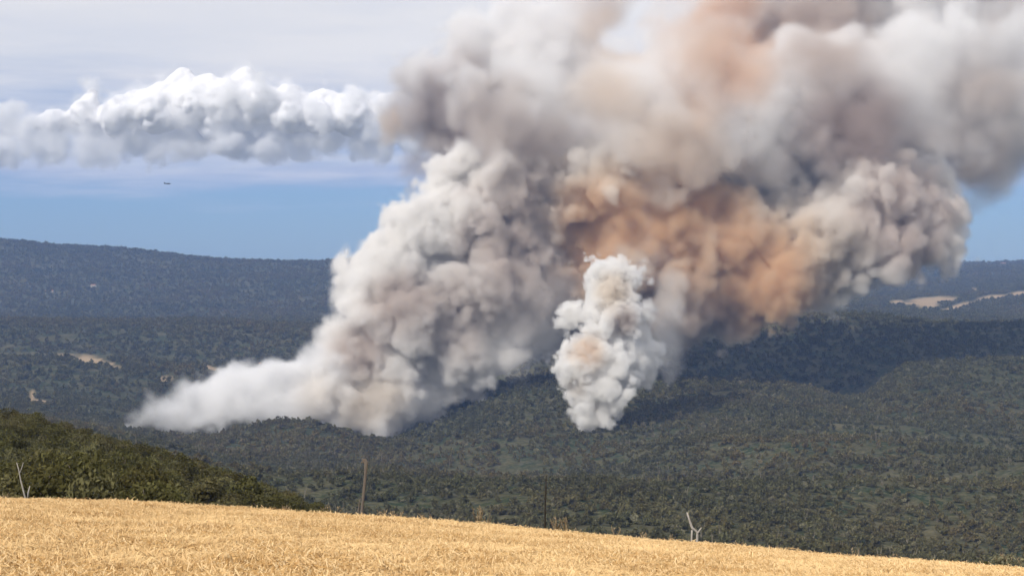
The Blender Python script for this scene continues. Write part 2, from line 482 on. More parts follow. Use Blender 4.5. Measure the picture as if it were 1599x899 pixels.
# far and middle woods: one mass of scrub that nobody could count
def forest():
    P = []
    bands = [(360, 700, 4.2, 0.9), (700, 1200, 5.0, 1.05), (1200, 1900, 6.2, 1.25), (1900, 2700, 7.5, 1.45), (2700, 4200, 10, 1.9), (4200, 7300, 15, 2.5), (7300, 9600, 24, 3.4)]
    for d0, d1, sp, s in bands:
        n = int(0.66 * (d1 * d1 - d0 * d0) / 2 / (sp * sp))
        d = np.sqrt(R.rand(n) * (d1 * d1 - d0 * d0) + d0 * d0)
        px = R.rand(n) * 1990 - 180
        x = (px - 799.5) / FPX * d
        P.append(np.stack([x, d, np.full(n, s)], 1))
    P = np.concatenate(P)
    x, y, s = P.T
    z = ground_z(x, y)
    bare = np.maximum(patch_mask(x, y, z, CLEAR, 1.15), patch_mask(x, y, z, TAN, 1.15))
    dens = fbm(x / 60, y / 60, 3, 50) * .5 + fbm(x / 260, y / 260, 3, 51) * .6
    gap = fbm(x / 34, y / 22, 3, 52) * .8 + fbm(x / 170, y / 110, 2, 53) * .5
    keep = (bare < 0.2) & (dens + R.rand(len(x)) * 1.1 > 0.08) & ((gap + R.rand(len(x)) * .35 < .50) | (y > 3300))
    keep &= ~((y < 480) & (x / y * FPX + 799.5 < 520))          # the near left hill has trees of its own
    x, y, s, z = x[keep], y[keep], s[keep], z[keep]
    # taller trees standing in the skirts of the smoke
    m = 520; ye = 2085 + 85 * R.rand(m); pe = 175 + 490 * R.rand(m); xe = (pe - 799.5) / FPX * ye
    x = np.concatenate([x, xe]); y = np.concatenate([y, ye]); s = np.concatenate([s, np.full(m, 1.9)]); z = np.concatenate([z, ground_z(xe, ye)])
    n = len(x)
    k = s * (0.55 + 0.75 * R.rand(n) ** 1.5)
    scl = np.stack([k * (0.85 + .4 * R.rand(n)), k * (0.85 + .4 * R.rand(n)), k * (0.8 + .6 * R.rand(n))], 1)
    rot = np.stack([np.zeros(n), np.zeros(n), R.rand(n) * 6.283], 1)
    pale = R.rand(n) < 0.05 + 0.06 * (fbm(x / 90, y / 90, 2, 55) > .2)
    pale &= R.rand(n) > (y - 800) / 2600
    var = np.where(pale, 6, R.randint(0, 6, n))
    var = np.where((R.rand(n) < .10) & (y < 1900) & (fbm(x / 120, y / 120, 2, 58) > -.1), 7 + R.randint(0, 2, n), var)
    vs = [crown_mesh('scrub_crown', leaf_far, 5, 110, 0.62, 4.2, 3.6, 100 + i, base=0.0) for i in range(6)]
    vs.append(crown_mesh('scrub_crown', leaf_pale, 4, 90, 0.55, 3.2, 2.6, 120, base=0.0))
    for i in range(2):          # a scrub tree with bare pale stems standing out of it
        cm = crown_mesh('scrub_crown', leaf_far, 4, 70, .55, 3.4, 3.0, 130 + i, base=0.0)
        vv, ff = join_tubes([tube([(.6 * k - .5, -1.2, 0), (.7 * k - .5 + .3 * i, -1.3, 2.4), (1.1 * k - .8, -1.1, 4.6 - k)], [.13, .11, .05], 4) for k in range(2 + i)])
        tm = mesh_obj('stems', vv, ff, stem_m, link=False).data
        bm = bmesh.new(); bm.from_mesh(cm); nf = len(bm.faces); bm.from_mesh(tm); bm.faces.ensure_lookup_table()
        for q in bm.faces[nf:]: q.material_index = 1
        bm.to_mesh(cm); bm.free(); cm.materials.append(stem_m); vs.append(cm)
    print('forest', n)
    points_instancer('forest', np.stack([x, y, z - 0.3], 1), scl, rot, vs, var,
                     'dark green scrub and oak woodland covering the valley and hills')


forest()


# ------------------------------------------------------------------ wheat stubble field in front
def field_b(x):
    px = x / 75.0 * FPX + 799.5
    e = np.interp(px, [-3500, -900, 0, 200, 300, 460, 600, 700, 830, 1000, 1150, 1330, 1480, 1599, 2500, 4500],
                  [745, 772, 780, 781, 790, 798, 808, 815, 826, 842, 855, 869, 882, 890, 960, 1040])
    return (e + 5 - 400) / FPX - 1.6 / 75.0


def field_z(x, y):
    x = np.asarray(x, float); y = np.asarray(y, float)
    z = ZC - 1.6 - field_b(x) * np.clip(y, -10, 200)
    z = z + 0.05 * fbm(x / 3, y / 3, 3, 61)
    over = np.clip(y - 75.5 - 0.5 * fbm(x / 5, x * 0, 2, 64), 0, None)
    return z - over * 0.9 - over ** 2 * .05


def wheat_field():
    xs = np.linspace(-75, 75, 300); ys = np.concatenate([np.linspace(-8, 70, 160), np.linspace(70.4, 92, 40)])
    X, Y = np.meshgrid(xs, ys); Z = field_z(X, Y)
    V = np.stack([X, Y, Z], -1).reshape(-1, 3); nx, ny = len(xs), len(ys)
    idx = np.arange(nx * ny).reshape(ny, nx)
    Q = np.stack([idx[:-1, :-1], idx[:-1, 1:], idx[1:, 1:], idx[1:, :-1]], -1).reshape(-1, 4)
    def b(t):
        p = t.new('ShaderNodeNewGeometry').outputs['Position']
        c = t.mix(t.ramp(t.noise(p, 2.5, 5, .7), [(.3, 0), (.7, 1)]), (.36, .23, .10), (.66, .46, .22))
        sy = t.new('ShaderNodeSeparateXYZ'); t.l.new(p, sy.inputs[0])
        w = t.ramp(t.math('ADD', t.math('MULTIPLY', t.math('SUBTRACT', sy.outputs[1], 75.2), .6), t.math('MULTIPLY', t.noise(p, .7, 3), .6)), [(.45, 0), (.6, 1)])
        return t.mix(w, c, (.075, .06, .035))
    me = fast_mesh('wheat_field', V, Q, diffuse_mat('stubble_soil', b))
    o = bpy.data.objects.new('wheat_field', me); COL.objects.link(o)
    tag(o, 'golden cut wheat field sloping down to the right in front', kind='structure')
    # the straw itself
    def straw(t):
        geo = t.new('ShaderNodeNewGeometry'); ri = geo.outputs['Random Per Island']; oi = t.new('ShaderNodeObjectInfo').outputs['Random']
        c = t.ramp(ri, [(0, (.38, .22, .09)), (.35, (.58, .37, .15)), (.7, (.74, .51, .24)), (1, (.92, .76, .48))])
        n = t.noise(geo.outputs['Position'], .35, 4, .6)
        c = t.mix(t.ramp(n, [(.42, 0), (.62, 1)]), c, (.88, .68, .38))
        c = t.mix(t.ramp(t.noise(geo.outputs['Position'], .9, 3, .6), [(.5, 0), (.7, .5)]), c, (.50, .30, .12))
        return t.mix(t.math('MULTIPLY', oi, .25), c, (.42, .24, .09))
    sm = diffuse_mat('straw', straw, translucent=.2)
    vs = []
    for k in range(7):
        r = np.random.RandomState(300 + k); Vv, Ff = [], []
        for i in range(16):
            q = r.normal(size=2) * .11; h = .05 + .12 * r.rand(); lean = r.normal(size=2) * (.05 if r.rand() < .8 else .22); wd = .006 + .005 * r.rand()
            a = r.rand() * 3.14; u = np.array([math.cos(a), math.sin(a), 0]) * wd
            b0 = np.array([q[0], q[1], -.02]); b1 = np.array([q[0] + lean[0] * .5, q[1] + lean[1] * .5, h * .6]); b2 = np.array([q[0] + lean[0] * 1.3, q[1] + lean[1] * 1.3, h * (.95 if i % 3 else .7)])
            i0 = len(Vv); Vv += [b0 - u, b0 + u, b1 + u, b1 - u, b2 + u * .8, b2 - u * .8]
            Ff += [(i0, i0 + 1, i0 + 2, i0 + 3), (i0 + 3, i0 + 2, i0 + 4, i0 + 5)]
        for i in range(4):     # fallen straw on the ground
            q = r.normal(size=2) * .2; a = r.rand() * 6.28; u = np.array([math.cos(a), math.sin(a), .1 * r.normal()]) * (.06 + .09 * r.rand()); v = np.array([-math.sin(a), math.cos(a), .4]) * .007
            p = np.array([q[0], q[1], .03 + .06 * r.rand()]); i0 = len(Vv)
            Vv += [p - u - v, p + u - v, p + u + v, p - u + v]; Ff += [(i0, i0 + 1, i0 + 2, i0 + 3)]
        vs.append(fast_mesh('straw_tuft', np.array(Vv), np.array(Ff), sm, smooth=False))
    n = 78000
    y = np.sqrt(R.rand(n) * (75.6 ** 2 - 22 ** 2) + 22 ** 2); x = (R.rand(n) - .5) * .64 * y
    # drilled in rows running away to the left
    row = np.round((x * .8 + y * .25) / .34) * .34; j = R.rand(n) < .6
    x = np.where(j, (row - y * .25) / .8 + R.normal(size=n) * .04, x)
    keep = (fbm(x / 1.5, y / 3, 3, 66) + R.rand(n) * 1.2 > .05); x, y = x[keep], y[keep]; n = len(x)
    z = field_z(x, y); k = .8 + .5 * R.rand(n) + .25 * fbm(x / 4, y / 6, 2, 67)
    points_instancer('wheat_stubble', np.stack([x, y, z], 1), np.stack([k, k, k * (.8 + .4 * R.rand(n))], 1),
                     np.stack([R.normal(size=n) * .06, R.normal(size=n) * .06, R.rand(n) * 6.28], 1), vs, R.randint(0, 7, n), 'short golden wheat stubble and loose straw standing in the field')


wheat_field()


# ------------------------------------------------------------------ trees of the near left hill, each one a thing
def hillside():
    cand = []
    r = random.Random(5)
    grid = {}
    pts = []
    for _ in range(30000):
        d = 100 + 350 * r.random() ** .9; px = -110 + 620 * r.random()
        x = (px - 799.5) / FPX * d
        sp = 2.8 + 1.4 * (d / 450)
        key = (int(x // 3), int(d // 3)); ok = True
        for i in (-1, 0, 1):
            for j in (-1, 0, 1):
                for (qx, qd) in grid.get((key[0] + i, key[1] + j), ()):
                    if (qx - x) ** 2 + (qd - d) ** 2 < sp * sp: ok = False
        if not ok: continue
        z = float(ground_z(x, d)[0])
        row = rowpix(x, d, z)
        if px > 300 and row > 815 + (px - 300) * .1: continue
        if row > 835: continue
        grid.setdefault(key, []).append((x, d)); pts.append((x, d, z, px, row))
    # those that the picture shows largest: in the frame, clear of the field's edge, nearest first
    edge = lambda px: float(np.interp(px, COLS, EDGE))
    vis = [p for p in pts if -10 < p[3] < 500 and p[4] - 2.6 * FPX / p[1] < edge(p[3]) - 3 and p[1] < 372]
    vis.sort(key=lambda p: p[1])
    step = vis[:300]; chosen = set(id(p) for p in step)
    rest = [p for p in pts if id(p) not in chosen]
    print('hill trees', len(pts), 'in view', len(vis), 'far limit', step[-1][1])
    kinds = []
    mats = [leaf_material('dark_oak_leaves', (.085, .083, .032), (.066, .068, .027), (.13, .115, .048), tr=.12),
            leaf_material('olive_oak_leaves', (.125, .118, .052), (.098, .096, .042), (.175, .158, .085), tr=.12),
            leaf_pale]
    for k, (nm, w, h) in enumerate((('dark', 3.4, 3.0), ('olive', 3.2, 2.7), ('pale', 2.4, 1.7))):
        for i in range(4):
            cm = crown_mesh('crown', mats[k], 7, 1300, .135, w, h, 500 + 10 * k + i, base=.12, inner=.5)
            kinds.append((k, cm, trunk_mesh(h, 40 + i)))
    def lab(k, s_, p):
        what = [('dark', 'oak'), ('olive', 'oak'), ('pale', 'bush')][k]
        size = 'small' if s_ < .92 else ('large' if s_ > 1.14 else 'middling')
        up = 'at the foot of' if p[1] < 165 else ('low on' if p[1] < 205 else ('halfway up' if p[1] < 250 else 'high on'))
        side = 'far left' if p[3] < 70 else ('left of its middle' if p[3] < 160 else ('at its middle' if p[3] < 250 else ('right of its middle' if p[3] < 340 else 'at its right tail')))
        return '%s %s green %s %s the near hill, %s' % (size, what[0], what[1], up, side)
    grp = ['dark scrub oaks on the near left hillside', 'olive scrub oaks on the near left hillside', 'pale bushes on the near left hillside']
    nms = ['oak_tree', 'oak_tree', 'bush']; cats = ['tree', 'tree', 'bush']
    def pick(px):
        q = r.random(); k = 0 if q < .5 else (1 if q < .93 else 2)
        return k * 4 + r.randrange(4)
    for p in step:
        k, cm, tm = kinds[pick(p[3])]
        o = bpy.data.objects.new(nms[k], tm); COL.objects.link(o)
        s_ = r.uniform(.75, 1.3)
        o.location = (p[0], p[1], p[2] - .05); o.rotation_euler = (0, 0, r.random() * 6.28); o.scale = (s_ * r.uniform(.9, 1.15), s_, s_ * r.uniform(.75, 1.35))
        tag(o, lab(k, s_, p), cats[k], grp[k])
        c = bpy.data.objects.new('crown', cm); COL.objects.link(c); c.parent = o
    if rest:
        a = np.array([(q[0], q[1], q[2] - .1) for q in rest]); n = len(a)
        k = .75 + .55 * R.rand(n); v = np.array([pick(q[3]) for q in rest])
        points_instancer('hillside_scrub', a, np.stack([k, k, k], 1), np.stack([R.rand(n) * 0, R.rand(n) * 0, R.rand(n) * 6.28], 1), [q[1] for q in kinds], v,
                         'dense scrub oak thicket on the upper part of the near left hill')


hillside()

dead_wood = diffuse_mat('dead_wood', lambda t: t.mix(t.noise(t.new('ShaderNodeNewGeometry').outputs['Position'], 6.0, 4, .7), (.22, .185, .15), (.12, .10, .085)))
pale_wood = diffuse_mat('bleached_wood', lambda t: t.mix(t.noise(t.new('ShaderNodeNewGeometry').outputs['Position'], 5.0, 4, .6), (.50, .47, .43), (.32, .29, .26)))
dark_wood = diffuse_mat('dark_wood', lambda t: t.mix(t.noise(t.new('ShaderNodeNewGeometry').outputs['Position'], 8.0, 3), (.030, .026, .022), (.06, .05, .04)))
dry_mat = diffuse_mat('dry_stems', lambda t: t.ramp(t.new('ShaderNodeNewGeometry').outputs['Random Per Island'], [(0, (.16, .12, .07)), (.5, (.34, .26, .16)), (1, (.55, .45, .30))]), translucent=.2)


def wood(name, label, cat, paths, mat, D, base_px, children=()):
    """A dead tree: paths of (px, row, radius px) at distance D; the first path is the trunk, each other one a branch."""
    b = at(base_px[0], base_px[1], D)
    def loc(path):
        r = random.Random(len(path) * 7 + int(path[0][0]))
        return [tuple(at(p[0], p[1], D) - b + Vector((0, r.uniform(-.05, .05), 0))) for p in path], [p[2] * D / FPX for p in path]
    root = None
    for i, path in enumerate(paths):
        pp, rr = loc(path); v, f = tube(pp, rr, 8)
        o = mesh_obj(name if i == 0 else 'branch', v, f, mat, root, smooth=True)
        if i == 0:
            root = o; o.location = b; tag(o, label, cat)
    return root


wood('dead_tree', 'tall weathered dead trunk with a hooked top behind the field edge', 'dead tree',
     [[(563.5, 830, 2.7), (564.5, 800, 2.5), (566, 785, 2.2), (568, 765, 2.3), (570, 745, 2.4), (571, 730, 2.6), (571.5, 722, 3.0), (569, 718.5, 3.0), (565.5, 717, 1.6)],
      [(560, 822, 1.5), (559.5, 800, 1.4), (560.5, 786, 1.1), (562.5, 778, .8)],
      [(571, 724, 1.6), (567, 721, 1.8), (564, 722, 1.2)]], dead_wood, 79.0, (563.5, 830))
wood('dead_pole', 'thin dark bare pole standing behind the field edge near the middle', 'pole',
     [[(850, 850, 1.5), (851, 820, 1.5), (851.5, 790, 1.3), (852.5, 765, 1.1), (853, 742, .8)], [(851.5, 785, .6), (849.5, 776, .5), (848.8, 770, .3)]], dark_wood, 80.0, (850, 850))
wood('dead_tree', 'bleached pale forked snag leaning left at the field edge', 'dead tree',
     [[(1087, 866, 1.9), (1089, 845, 1.8), (1090, 832, 1.9), (1086, 828, 1.8), (1081, 824, 1.9), (1077, 812, 1.5), (1073, 800, 1.1)],
      [(1090, 833, 1.5), (1093, 828, 1.2), (1096, 824, .7)],
      [(1079, 866, 1.4), (1080.5, 845, 1.3), (1081, 828, 1.4)]], pale_wood, 78.5, (1087, 866))
wood('dead_tree', 'pale leaning bare trunk at the foot of the left hillside', 'dead tree',
     [[(39, 792, 1.4), (38, 778, 1.3), (34.5, 764, 1.2), (31, 750, 1.0), (28, 735, .9), (25, 722, .6)], [(41, 780, 1.0), (43, 768, 1.2), (45, 759, .7)], [(29, 740, .8), (33, 730, .6), (35, 722, .4)]], pale_wood, 97.0, (39, 792))


def weed(px, row, hpx, spread, n, D, seed, leafy=False):
    r = random.Random(seed); b = at(px, row, D); k = D / FPX
    lst = []
    for i in range(n):
        a = r.uniform(-1, 1) * spread; h = hpx * r.uniform(.55, 1.0)
        p = [(r.uniform(-1, 1) * k, r.uniform(-.1, .1), 0), (a * k * .35, r.uniform(-.1, .1), h * k * .5), (a * k, r.uniform(-.2, .2), h * k)]
        rr = [.75 * k, .6 * k, .35 * k]
        lst.append(tube(p, rr, 4))
        for q in range(3):
            t_ = r.uniform(.4, .95); c = Vector((a * k * t_ ** 1.5, r.uniform(-.1, .1), h * k * t_)); e = c + Vector((r.uniform(-3, 3) * k, r.uniform(-.1, .1), r.uniform(.5, 3.2) * k))
            lst.append(tube([c, e], [.5 * k, .7 * k], 4))
    v, f = join_tubes(lst)
    return v, f, b


WEEDS = [(8, 782, 9, 8, 6, 'short dry weed at the left end of the field edge, below the leaning bare trunk'),
         (305, 797, 9, 10, 6, 'low dry weed at the field edge where the hillside oaks come lowest'),
         (445, 801, 10, 8, 6, 'small dry weed at the right foot of the near left hill'),
         (520, 808, 14, 22, 7, 'wide sprawling dry weed just left of the hooked dead trunk'),
         (598, 812, 12, 14, 8, 'first dry weed to the right of the hooked dead trunk'),
         (622, 814, 15, 16, 8, 'second dry weed to the right of the hooked dead trunk'),
         (668, 818, 12, 16, 6, 'loose dry weed midway between the hooked trunk and the tall forked weed'),
         (700, 820, 9, 12, 6, 'very low dry weed before the tall forked weed'),
         (747, 826, 28, 12, 9, 'tallest dry weed, a forked bunch left of the thin dark pole'),
         (760, 826, 20, 12, 6, 'shorter weed growing against the tall forked one'),
         (795, 828, 10, 14, 6, 'low spreading dry weed just left of the thin dark pole'),
         (868, 834, 22, 14, 9, 'bushy dry weed just right of the thin dark pole'),
         (884, 836, 22, 12, 8, 'second tall weed right of the thin dark pole'),
         (905, 840, 12, 10, 6, 'third and lower weed right of the thin dark pole'),
         (962, 846, 20, 8, 5, 'lone upright weed halfway from the dark pole to the pale forked snag'),
         (1008, 850, 14, 8, 5, 'small upright weed second to the left of the pale forked snag'),
         (1047, 854, 15, 10, 6, 'small weed next to the pale forked snag on its left'),
         (1155, 862, 12, 8, 5, 'first small weed to the right of the pale forked snag'),
         (1212, 866, 14, 6, 4, 'slim weed, left one of a close pair right of the pale snag'),
         (1243, 870, 13, 6, 4, 'slim weed, right one of a close pair right of the pale snag'),
         (1337, 878, 16, 8, 4, 'slim taller weed left of the last two before the shrubs'),
         (1380, 882, 12, 14, 6, 'low wide weed second from the shrubs at the right end'),
         (1400, 884, 14, 6, 4, 'slim weed nearest to the shrubs at the right end')]
for i, (px, row, h, sp, n, lb) in enumerate(WEEDS):
    v, f, b = weed(px, row + 7, h * 1.25 + 9, sp, n + 3, 76.4, 900 + i)
    o = mesh_obj('dry_weed', v, f, dry_mat); o.location = b
    tag(o, lb, 'weed', 'dry weeds along the field edge')
for px, row, h, w in ((1570, 899, 36, 44), (1604, 902, 34, 38), (1540, 897, 22, 26)):
    cm = crown_mesh('field_shrub', leaf_pale if px != 1540 else leaf_near, 5, 260, .07, w * 76 / FPX, h * 76 / FPX, px, base=0.0)
    o = bpy.data.objects.new('field_shrub', cm); COL.objects.link(o); o.location = at(px, row, 76.9)
    v, f, b = weed(px, row, h, w * .4, 10, 76.9, px)
    c = mesh_obj('stem', v, f, dry_mat, o)
    tag(o, {1570: 'yellowish leafy shrub at the right end of the field edge', 1604: 'leafy shrub cut by the right border of the picture', 1540: 'small dark low shrub left of the yellowish one at the field edge'}[px], 'shrub')

# dark undergrowth behind the edge of the field
def undergrowth():
    n = 2600
    y = 78 + 26 * R.rand(n) ** 1.5; px = -150 + 1900 * R.rand(n); x = (px - 799.5) / FPX * y
    z = np.maximum(ground_z(x, y), field_z(x, y)); k = .16 + .2 * R.rand(n)
    vs = [crown_mesh('undergrowth_tuft', leaf_near, 4, 120, .5, 4.0, 3.0, 700 + i, base=0.0) for i in range(3)]
    points_instancer('undergrowth', np.stack([x, y, z - .1], 1), np.stack([k, k, k], 1), np.stack([0 * x, 0 * x, R.rand(n) * 6.28], 1), vs, R.randint(0, 3, n), 'dark low undergrowth just beyond the field edge')


undergrowth()


# ------------------------------------------------------------------ far houses, aircraft
def locate(px, row):
    """Where the line of sight through (px, row) first meets the terrain sheet."""
    d = np.exp(np.linspace(math.log(300), math.log(12000), 2500)); x = (px - 799.5) / FPX * d
    z = ground_z(x, d); hit = np.nonzero(rowpix(x, d, z) <= row)[0]
    i = hit[0] if len(hit) else -1
    return float(x[i]), float(d[i]), float(z[i])


wall_m = diffuse_mat('pale_render', lambda t: t.mix(t.noise(t.new('ShaderNodeNewGeometry').outputs['Position'], .3), (.72, .68, .60), (.58, .54, .48)))
roof_m = diffuse_mat('clay_tiles', lambda t: t.mix(t.noise(t.new('ShaderNodeNewGeometry').outputs['Position'], .6), (.36, .18, .11), (.28, .15, .10)))
dark_m = diffuse_mat('dark_pane', lambda t: (.03, .035, .04))


def box(x0, x1, y0, y1, z0, z1):
    v = [(x0, y0, z0), (x1, y0, z0), (x1, y1, z0), (x0, y1, z0), (x0, y0, z1), (x1, y0, z1), (x1, y1, z1), (x0, y1, z1)]
    return v, [(3, 2, 1, 0), (4, 5, 6, 7), (0, 1, 5, 4), (1, 2, 6, 5), (2, 3, 7, 6), (3, 0, 4, 7)]


def house(px, row, w, d, h, label, rz):
    x, y, z = locate(px, row)
    v, f = box(-w / 2, w / 2, -d / 2, d / 2, -2, h); o = mesh_obj('farmhouse', v, f, wall_m); o.location = (x, y, z + 1.0); o.rotation_euler.z = rz
    e = .6
    v = [(-w / 2 - e, -d / 2 - e, h + .02), (w / 2 + e, -d / 2 - e, h + .02), (w / 2 + e, d / 2 + e, h + .02), (-w / 2 - e, d / 2 + e, h + .02), (-w / 2 - e, 0, h + d * .3), (w / 2 + e, 0, h + d * .3)]
    mesh_obj('roof', v, [(0, 1, 5, 4), (2, 3, 4, 5), (0, 4, 3), (1, 2, 5), (3, 2, 1, 0)], roof_m, o)
    for k in range(3):
        xx = -w / 2 + w * (k + .5) / 3
        v, f = box(xx - .6, xx + .6, -d / 2 - .08, -d / 2 + .1, h * .35, h * .7); mesh_obj('window', v, f, dark_m, o)
    tag(o, label, 'house')


house(77, 458, 22, 10, 6, 'pale farmhouse alone on the slope of the far left mountain', .3)
house(146, 449, 14, 9, 6, 'small pale house right of the other one on the far left mountain', -.2)
house(1566, 414, 26, 12, 7, 'white house near the crest of the far right hills', .1)
house(402, 572, 9, 6, 4, 'small pale shed on the wooded plain left of the big plume', .2)


def aircraft():
    b = at(262, 287, 3600.0)
    dk = diffuse_mat('aircraft_paint', lambda t: (.10, .10, .11))
    rings = [(-6.5, .15), (-5, .7), (-2, 1.1), (2.5, 1.1), (5, .8), (6.6, .2)]
    v, f = tube([(q, 0, .1 * abs(q) * .2) for q, _ in rings], [r_ for _, r_ in rings], 10)
    o = mesh_obj('aircraft', v, f, dk, smooth=True); o.location = b; o.rotation_euler = (0, 0, math.radians(20))
    def slab(name, pts, t_):
        n = len(pts); vv = [(p[0], p[1], p[2] - t_) for p in pts] + [(p[0], p[1], p[2] + t_) for p in pts]
        mesh_obj(name, vv, [tuple(range(n))[::-1], tuple(range(n, 2 * n))] + [(i, (i + 1) % n, n + (i + 1) % n, n + i) for i in range(n)], dk, o)
    slab('wing', [(1.5, 0, .9), (-.6, 0, .9), (-.4, 9, 1.3), (.8, 9, 1.3)], .12); slab('wing', [(1.5, 0, .9), (.8, -9, 1.3), (-.4, -9, 1.3), (-.6, 0, .9)], .12)
    slab('tailplane', [(-5, 3, .6), (-5, -3, .6), (-6.4, -3, .6), (-6.4, 3, .6)], .08)
    vv = [(-4.6, -.1, .5), (-6.5, -.1, .5), (-6.9, -.1, 3), (-6, -.1, 3), (-4.6, .1, .5), (-6.5, .1, .5), (-6.9, .1, 3), (-6, .1, 3)]
    mesh_obj('fin', vv, [(0, 1, 2, 3), (7, 6, 5, 4), (0, 4, 5, 1), (1, 5, 6, 2), (2, 6, 7, 3), (3, 7, 4, 0)], dk, o)
    tag(o, 'tiny dark aircraft flying in the blue sky below the cloud bank', 'aircraft')


aircraft()

# ------------------------------------------------------------------ smoke
def ico(r=1.0, sub=2):
    import bmesh
    bm = bmesh.new(); bmesh.ops.create_icosphere(bm, subdivisions=sub, radius=r)
    v = np.array([p.co[:] for p in bm.verts]); f = np.array([[q.index for q in p.verts] for p in bm.faces])
    bm.free(); return v, f


ICO = ico()


def billow_group():
    """Geometry nodes: push the surface out in rounded lumps (Voronoi cells) and soft noise."""
    ng = bpy.data.node_groups.new('billow', 'GeometryNodeTree')
    I = ng.interface
    I.new_socket('Geometry', in_out='INPUT', socket_type='NodeSocketGeometry')
    for nm, dv in (('size', 40.0), ('amp', 10.0), ('warp', 0.3), ('noise', 0.0), ('seed', 0.0)):
        s = I.new_socket(nm, in_out='INPUT', socket_type='NodeSocketFloat'); s.default_value = dv
    I.new_socket('Geometry', in_out='OUTPUT', socket_type='NodeSocketGeometry')
    N, L = ng.nodes, ng.links
    def M(op, a, b=None):
        n = N.new('ShaderNodeMath'); n.operation = op
        for i, v in enumerate((a, b)):
            if v is None: continue
            if isinstance(v, (int, float)): n.inputs[i].default_value = v
            else: L.new(v, n.inputs[i])
        return n.outputs[0]
    gi = N.new('NodeGroupInput'); go = N.new('NodeGroupOutput')
    geo, size, amp, warp, noi, seed = gi.outputs[:6]
    pos = N.new('GeometryNodeInputPosition').outputs[0]
    sc = N.new('ShaderNodeVectorMath'); sc.operation = 'SCALE'; L.new(pos, sc.inputs[0]); L.new(M('DIVIDE', 1.0, size), sc.inputs['Scale'])
    off = N.new('ShaderNodeVectorMath'); off.operation = 'ADD'; L.new(sc.outputs[0], off.inputs[0]); L.new(seed, off.inputs[1])
    nz = N.new('ShaderNodeTexNoise'); L.new(off.outputs[0], nz.inputs['Vector']); nz.inputs['Scale'].default_value = 0.8; nz.inputs['Detail'].default_value = 2
    cen = N.new('ShaderNodeVectorMath'); cen.operation = 'SUBTRACT'; L.new(nz.outputs['Color'], cen.inputs[0]); cen.inputs[1].default_value = (.5, .5, .5)
    wv = N.new('ShaderNodeVectorMath'); wv.operation = 'SCALE'; L.new(cen.outputs[0], wv.inputs[0]); L.new(M('MULTIPLY', warp, 4.0), wv.inputs['Scale'])
    add = N.new('ShaderNodeVectorMath'); add.operation = 'ADD'; L.new(off.outputs[0], add.inputs[0]); L.new(wv.outputs[0], add.inputs[1])
    vo = N.new('ShaderNodeTexVoronoi'); vo.feature = 'F1'; L.new(add.outputs[0], vo.inputs['Vector']); vo.inputs['Scale'].default_value = 1.0
    d = vo.outputs['Distance']
    cap = M('SUBTRACT', 1.0, M('MULTIPLY', M('MULTIPLY', d, d), 1.6))
    n2 = N.new('ShaderNodeTexNoise'); L.new(off.outputs[0], n2.inputs['Vector']); n2.inputs['Scale'].default_value = 1.3; n2.inputs['Detail'].default_value = 3
    nn = M('MULTIPLY', M('SUBTRACT', n2.outputs[0], 0.5), M('MULTIPLY', noi, 2.0))
    h = M('MULTIPLY', M('ADD', M('SUBTRACT', cap, 0.45), nn), amp)
    nor = N.new('GeometryNodeInputNormal').outputs[0]
    dv = N.new('ShaderNodeVectorMath'); dv.operation = 'SCALE'; L.new(nor, dv.inputs[0]); L.new(h, dv.inputs['Scale'])
    sp = N.new('GeometryNodeSetPosition'); L.new(geo, sp.inputs[0]); L.new(dv.outputs[0], sp.inputs['Offset'])
    L.new(sp.outputs[0], go.inputs[0])
    return ng


BILLOW = billow_group()


def largest(me):
    """Keep only the biggest connected body of a mesh."""
    n = len(me.vertices); e = np.empty(len(me.edges) * 2, np.int32); me.edges.foreach_get('vertices', e); e = e.reshape(-1, 2)
    lab = np.arange(n)
    while True:
        a, b = lab[e[:, 0]], lab[e[:, 1]]; lo, hi = np.minimum(a, b), np.maximum(a, b); k = lo != hi
        if not k.any(): break
        np.minimum.at(lab, hi[k], lo[k])
        while True:
            q = lab[lab]
            if (q == lab).all(): break
            lab = q
    ids, cnt = np.unique(lab, return_counts=True)
    if len(ids) < 2: return me
    keep = lab == ids[cnt.argmax()]
    bm = bmesh.new(); bm.from_mesh(me); bm.verts.ensure_lookup_table()
    bmesh.ops.delete(bm, geom=[bm.verts[i] for i in np.nonzero(~keep)[0]], context='VERTS')
    bm.to_mesh(me); bm.free(); me.update()
    return me


def blobs_to_mesh(blobs, stages, grow=0.0, body=True):
    """blobs: rows (x, y, z, r) in metres. stages: (voxel, size, amp, warp, noise). Returns a baked mesh."""
    v0, f0 = ICO
    V, F = [], []
    for i, (x, y, z, r) in enumerate(blobs):
        rr = max(r + grow, 1.0)
        V.append(v0 * rr + np.array([x, y, z])); F.append(f0 + i * len(v0))
    me = fast_mesh('tmp', np.concatenate(V), np.concatenate(F))
    o = bpy.data.objects.new('tmp', me); COL.objects.link(o)
    for k, (vox, size, amp, warp, noi) in enumerate(stages):
        rm = o.modifiers.new('r%d' % k, 'REMESH'); rm.mode = 'VOXEL'; rm.voxel_size = vox; rm.use_smooth_shade = True
        if amp:
            gn = o.modifiers.new('b%d' % k, 'NODES'); gn.node_group = BILLOW
            ids = [s.identifier for s in BILLOW.interface.items_tree if s.in_out == 'INPUT'][1:]
            for i_, val in zip(ids, (size, amp, warp, noi, 3.7 * k)):
                gn[i_] = float(val)
    dg = bpy.context.evaluated_depsgraph_get()
    out = bpy.data.meshes.new_from_object(o.evaluated_get(dg))
    bpy.data.objects.remove(o); bpy.data.meshes.remove(me)
    out.materials.clear()
    if body: out = largest(out)
    out.shade_smooth()
    return out


